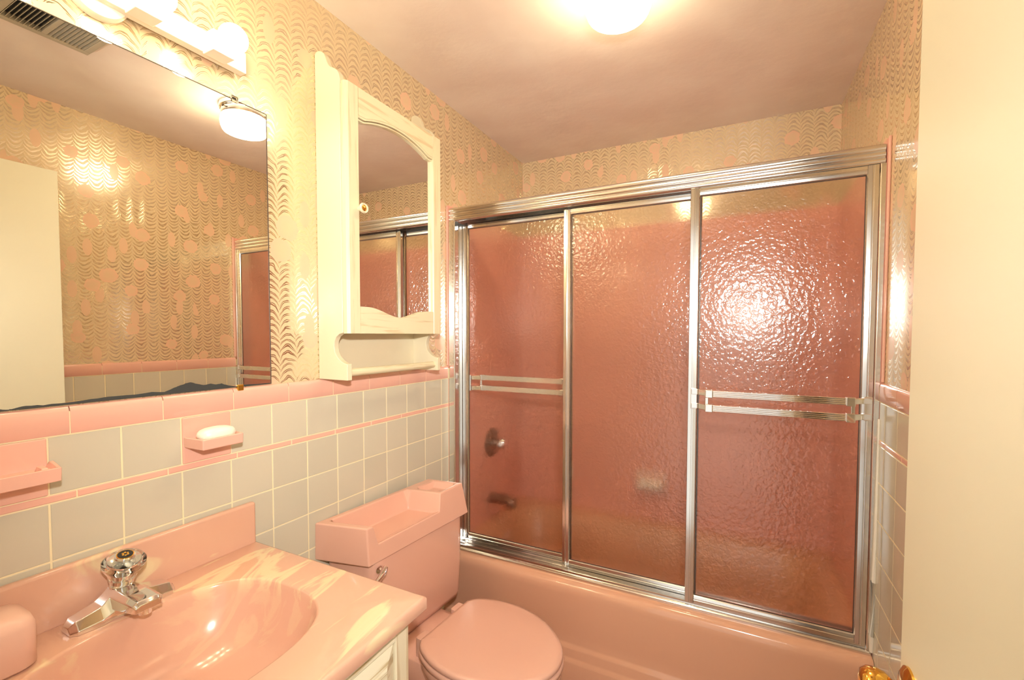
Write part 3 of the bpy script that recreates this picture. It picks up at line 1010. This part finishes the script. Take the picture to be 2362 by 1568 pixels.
# ------------------------------------------------------------------ things on the vanity wall
# soap dishes set into the tile
def soap_dish(yc, label):
    t = empty('soap_dish', (0.0, yc, Z1 - P_T / 2), label, 'soap dish')
    zc = Z1 - P_T / 2
    finish('back_plate', box(B(), 0.004, 0.0115, yc - 0.0535, yc + 0.0535, zc - 0.0535, zc + 0.0535), 'pink_tile', t, bevel=0.0025)
    return t
d1 = soap_dish(0.6187, 'pink ceramic soap dish holding a white soap bar, below the mirror')
def dish_h(s, t):
    edge = s < 0.10 or s > 0.90 or t > 0.86
    return 1.1045 if edge else 1.0985
finish('tray', hfield(B(), [0, 0.06, 0.13, 0.3, 0.5, 0.7, 0.87, 0.94, 1], [0, 0.3, 0.6, 0.80, 0.90, 1], [(0.010, 0.5665), (0.010, 0.6690), (0.083, 0.6600), (0.083, 0.5690)], [(0.010, 0.5670), (0.010, 0.6685), (0.082, 0.6595), (0.082, 0.5695)], dish_h, 1.080), 'pink_tile', d1, bevel=0.003, seg=3)
so = B()
rings = []
for k, z in ((0.86, 1.0995), (0.97, 1.102), (1.0, 1.108), (0.96, 1.114), (0.84, 1.119), (0.62, 1.1225), (0.3, 1.1245), (0.05, 1.125)):
    rr = []
    for i in range(32):
        a = 2 * math.pi * i / 32
        n_ = 2.8
        c_, s_ = math.cos(a), math.sin(a)
        r_ = (abs(c_) ** n_ + abs(s_) ** n_) ** (-1 / n_)
        rr.append((0.049 + 0.0245 * k * r_ * c_, 0.617 + 0.0400 * k * r_ * s_, z))
    rings.append(rr)
loft(so, rings)
tag(finish('soap_bar', so, 'soap', sharp=80), 'white oval bar of soap in the pink wall dish', 'soap')
d2_ = soap_dish(0.2901, 'pink ceramic tumbler holder with bumpy shelf at the left edge of the photo')
def dish2_h(s, t):
    if s > 0.93 or s < 0.07 or t > 0.90:
        return 1.106
    if abs(s - 0.80) < 0.05 and t > 0.45:
        return 1.108
    if abs(s - 0.20) < 0.05 and t > 0.45:
        return 1.108
    return 1.096
finish('tray', hfield(B(), [0, 0.05, 0.09, 0.14, 0.17, 0.24, 0.27, 0.5, 0.73, 0.76, 0.84, 0.87, 0.91, 0.95, 1], [0, 0.3, 0.4, 0.5, 0.8, 0.88, 0.92, 1], [(0.010, 0.228), (0.010, 0.352), (0.083, 0.340), (0.083, 0.240)], [(0.010, 0.229), (0.010, 0.351), (0.082, 0.339), (0.082, 0.241)], dish2_h, 1.082), 'pink_tile', d2_, bevel=0.002, seg=2)

# pale pink box on the counter
bm = B()
loft(bm, [rrect(0.040, 0.128, 0.135, 0.286, 0.020, ZD + 0.001), rrect(0.036, 0.133, 0.131, 0.292, 0.022, ZD + 0.006), rrect(0.036, 0.133, 0.131, 0.292, 0.022, ZD + 0.070), rrect(0.040, 0.128, 0.135, 0.288, 0.022, ZD + 0.083), rrect(0.052, 0.114, 0.147, 0.274, 0.020, ZD + 0.089)])
tag(finish('storage_box', bm, 'pale_pink', sharp=80), 'pale pink rounded box standing on the counter beside the faucet', 'box')

# wall mirror
MY0, MY1, MZ0, MZ1 = 0.125, 0.783, 1.2065, 1.927
mi = empty('wall_mirror', (0.003, 0.45, MZ0), 'large frameless wall mirror over the basin with blackened lower edge', 'mirror')
finish('mirror_plate', box(B(), 0.001, 0.0065, MY0, MY1, MZ0, MZ1), 'mirror', mi, smooth=False)
ds = [(0.126, 1.214), (0.18, 1.2095), (0.24, 1.2125), (0.289, 1.2105), (0.299, 1.2085), (0.304, 1.2095), (0.320, 1.2120), (0.342, 1.2105), (0.375, 1.2110), (0.41, 1.2125), (0.436, 1.2140), (0.479, 1.2135), (0.510, 1.2150), (0.534, 1.2125), (0.551, 1.2190), (0.560, 1.2225), (0.568, 1.2245), (0.580, 1.2285), (0.588, 1.2290), (0.600, 1.2240), (0.614, 1.2195), (0.630, 1.2215), (0.643, 1.2180), (0.655, 1.2195), (0.672, 1.2125), (0.69, 1.2085), (0.707, 1.2115), (0.741, 1.2100), (0.782, 1.2085)]
fine = []
for (a, za), (b_, zb2) in zip(ds, ds[1:]):
    for i in range(3):
        t = i / 3
        fine.append((a + (b_ - a) * t, za + (zb2 - za) * t + random.uniform(-0.0005, 0.0006)))
fine.append(ds[-1])
pts = fine + [(0.782, MZ0), (0.126, MZ0)]
finish('desilvered_edge', prism(B(), pts, 'x', 0.0066, 0.0070), 'slate', mi, smooth=False)
bm = B()
box(bm, 0.0, 0.0075, MY0, MY1, MZ1, MZ1 + 0.0015)
box(bm, 0.0, 0.0075, MY1, MY1 + 0.0015, MZ0, MZ1)
finish('polished_edge', bm, 'dark_metal', mi, smooth=False)
for y, z, s_ in ((0.701, MZ1, 1), (0.700, MZ0, -1)):
    bm = box(B(), 0.0, 0.010, y - 0.008, y + 0.008, min(z - s_ * 0.006, z + s_ * 0.010), max(z - s_ * 0.006, z + s_ * 0.010))
    finish('clip', bm, 'acrylic' if s_ > 0 else 'brass', mi, bevel=0.002)

# vanity light
vl = empty('vanity_light', (0.0, 0.42, 2.012), 'white wall light bar with lit globe bulbs above the mirror', 'wall light')
finish('canopy', lathe(B(), [(0.052, 0.001), (0.052, 0.010), (0.048, 0.018), (0.03, 0.020)], (0, 0.437, 2.014), (1, 0, 0), 40), 'white', vl)
finish('bar', box(B(), 0.012, 0.036, 0.130, 0.714, 1.990, 2.040), 'white', vl, bevel=0.0015)
for y in (0.205, 0.349, 0.493, 0.637):
    sk = finish('socket', box(B(), 0.036, 0.078, y - 0.024, y + 0.024, 1.984, 2.030), 'white', vl, bevel=0.002)
    bm = lathe(B(), [(0.012, 0.000)] + [(0.0295 * math.sin(math.radians(a)), 0.034 - 0.0295 * math.cos(math.radians(a))) for a in range(28, 181, 8)], (0.078, y, 2.010), (1, 0, 0), 32)
    bb = finish('bulb', bm, 'bulb', sk, sharp=80)

# ceiling lamp
LCX, LCY = 0.835, 1.248
cl = empty('ceiling_lamp', (LCX, LCY, H), 'lit ceiling lamp with ribbed glass drum and chrome collar', 'ceiling lamp')
finish('collar', lathe(B(), [(0.095, 0.0), (0.095, 0.016), (0.093, 0.022), (0.088, 0.025), (0.088, 0.040), (0.086, 0.046), (0.07, 0.046)], (LCX, LCY, H), (0, 0, -1), 48), 'chrome', cl, sharp=50)
pf = [(0.076, 0.044), (0.084, 0.048), (0.090, 0.056), (0.092, 0.072), (0.090, 0.088), (0.085, 0.102)]
for i in range(9):
    r = 0.078 - i * 0.009
    pf += [(r + 0.003, 0.108 + i * 0.0008), (r, 0.1095 + i * 0.0008), (r - 0.003, 0.108 + i * 0.0008)]
pf.append((0.001, 0.1155))
finish('lamp_shade', lathe(B(), pf, (LCX, LCY, H), (0, 0, -1), 48), 'lamp_glass', cl, sharp=60)
for a in (0.4, 2.5, 4.6):
    finish('thumb_screw', lathe(B(), [(0.003, 0.084), (0.003, 0.094), (0.005, 0.095), (0.005, 0.099)], (LCX, LCY, H - 0.034), (math.cos(a), math.sin(a), 0), 10), 'dark_metal', cl)

# exhaust vent
VX0, VX1, VV0, VV1 = 0.675, 0.925, 0.525, 0.757
ve = empty('ceiling_vent', (0.80, 0.64, H), 'beige slatted exhaust vent on the ceiling reflected in the wall mirror', 'vent')
bm = B()
zt_, zb_ = H, H - 0.022
for q in ((VX0, VX0 + 0.022, VV0, VV1), (VX1 - 0.022, VX1, VV0, VV1), (VX0 + 0.022, VX1 - 0.022, VV0, VV0 + 0.018), (VX0 + 0.022, VX1 - 0.022, VV1 - 0.018, VV1), (VX0 + 0.022, VX1 - 0.022, 0.634, 0.648)):
    box(bm, q[0], q[1], q[2], q[3], zb_, zt_)
finish('frame', bm, 'vent', ve, bevel=0.002)
finish('backing', box(B(), VX0 + 0.022, VX1 - 0.022, VV0 + 0.018, VV1 - 0.018, H - 0.003, H - 0.0005), 'vent_dark', ve, smooth=False)
for y0_, y1_, tilt in ((VV0 + 0.018, 0.634, -1), (0.648, VV1 - 0.018, 1)):
    nsl = 9
    for i in range(nsl):
        y = y0_ + (y1_ - y0_) * (i + 0.5) / nsl
        bm = prism(B(), [(y - 0.0035 * tilt - 0.0009, H - 0.006), (y - 0.0035 * tilt + 0.0009, H - 0.006), (y + 0.0030 * tilt + 0.0009, H - 0.021), (y + 0.0030 * tilt - 0.0009, H - 0.021)], 'x', VX0 + 0.022, VX1 - 0.022)
        finish('slat', bm, 'vent', ve, smooth=False)

# ------------------------------------------------------------------ medicine cabinet
mc = empty('medicine_cabinet', (0.0, 1.166, 1.205), 'cream wooden medicine cabinet with arched mirror door and towel dowel', 'cabinet')
side = [(0.001, 1.205), (0.121, 1.205), (0.121, 1.254), (0.108, 1.256), (0.094, 1.262), (0.080, 1.273), (0.070, 1.288), (0.067, 1.304), (0.069, 1.320), (0.077, 1.334), (0.090, 1.342), (0.1035, 1.345), (0.1035, 2.080), (0.100, 2.095), (0.092, 2.107), (0.081, 2.115), (0.068, 2.121), (0.058, 2.130), (0.051, 2.142), (0.046, 2.156), (0.039, 2.168), (0.029, 2.176), (0.017, 2.180), (0.006, 2.179), (0.001, 2.172)]
for a, b in ((0.942, 0.960), (1.373, 1.391)):
    finish('side_panel', prism(B(), side, 'y', a, b), 'cream_wood', mc, bevel=0.002)
finish('back_panel', box(B(), 0.001, 0.006, 0.960, 1.373, 1.222, 2.06), 'cream_wood', mc, smooth=False)
finish('shelf_board', box(B(), 0.006, 0.103, 0.960, 1.373, 1.346, 1.362), 'cream_wood', mc, bevel=0.0015)
finish('top_board', box(B(), 0.006, 0.103, 0.960, 1.373, 2.044, 2.060), 'cream_wood', mc, bevel=0.0015)
finish('dowel', lathe(B(), [(0.012, 0.0), (0.012, 0.415)], (0.100, 0.959, 1.2265), (0, 1, 0), 20), 'oak_h', mc)
# door: stiles, shaped rails, mirror
X0, X1 = 0.1045, 0.130
DYA, DYB, DZA, DZB = 0.940, 1.392, 1.344, 2.070
cd = finish('cabinet_door', box(B(), X0, X0 + 0.006, DYA + 0.004, DYB - 0.004, DZA + 0.004, DZB - 0.004), 'cream_wood', mc, smooth=False)
gy0, gy1 = 0.988, 1.340
finish('door_stile', prism(B(), [(X0 + 0.006, DYA), (X1 - 0.006, DYA), (X1, DYA + 0.008), (X1, gy0 - 0.003), (X1 - 0.004, gy0), (X0 + 0.006, gy0)], 'z', DZA, DZB), 'oak_v', cd, sharp=30)
finish('door_stile', prism(B(), [(X0 + 0.006, gy1), (X1 - 0.004, gy1), (X1, gy1 + 0.003), (X1, DYB - 0.008), (X1 - 0.006, DYB), (X0 + 0.006, DYB)], 'z', DZA, DZB), 'oak_v', cd, sharp=30)
mid = (gy0 + gy1) / 2
def arch(y):
    k = abs(y - mid) / ((gy1 - gy0) / 2)
    if k > 0.86:
        return 1.983
    return 1.983 + 0.030 * (1 - (k / 0.86) ** 2) + 0.0
def sag(y):
    k = abs(y - mid) / ((gy1 - gy0) / 2)
    if k > 0.84:
        return 1.425
    return 1.425 - 0.028 * (0.5 + 0.5 * math.cos(math.pi * k / 0.84))
ys = [gy0 + (gy1 - gy0) * i / 40 for i in range(41)]
finish('door_rail', prism(B(), [(y, arch(y)) for y in ys] + [(gy1, DZB), (gy0, DZB)], 'x', X0 + 0.006, X1 - 0.001), 'oak_h', cd, smooth=False)
finish('door_rail', prism(B(), [(gy0, DZA), (gy1, DZA)] + [(y, sag(y)) for y in ys[::-1]], 'x', X0 + 0.006, X1 - 0.001), 'oak_h', cd, smooth=False)
def bead(fn, off, w_, x0, x1):
    up = [(y, fn(y) + off) for y in ys]
    lo = [(y, fn(y) + off + w_) for y in ys[::-1]]
    return prism(B(), up + lo, 'x', x0, x1)
finish('door_moulding', bead(arch, -0.007, 0.0045, X0 + 0.006, X1 - 0.006), 'oak_h', cd, smooth=False)
finish('door_moulding', bead(arch, 0.006, 0.002, X1 - 0.002, X1 + 0.0008), 'oak_h', cd, smooth=False)
finish('door_mirror', box(B(), X0 + 0.006, X0 + 0.012, gy0 - 0.001, gy1 + 0.001, 1.390, 2.020), 'mirror', cd, smooth=False)
kc = (X1, 0.985, 1.714)
kn = finish('door_knob', lathe(B(), [(0.007, 0), (0.007, 0.010), (0.014, 0.014), (0.0155, 0.019), (0.0135, 0.0235), (0.010, 0.0225), (0.009, 0.0215)], kc, (1, 0, 0), 28), 'cream_wood', cd)
finish('knob_centre', lathe(B(), [(0.009, 0.0215), (0.006, 0.023), (0.001, 0.0255)], kc, (1, 0, 0), 20), 'brass', kn)
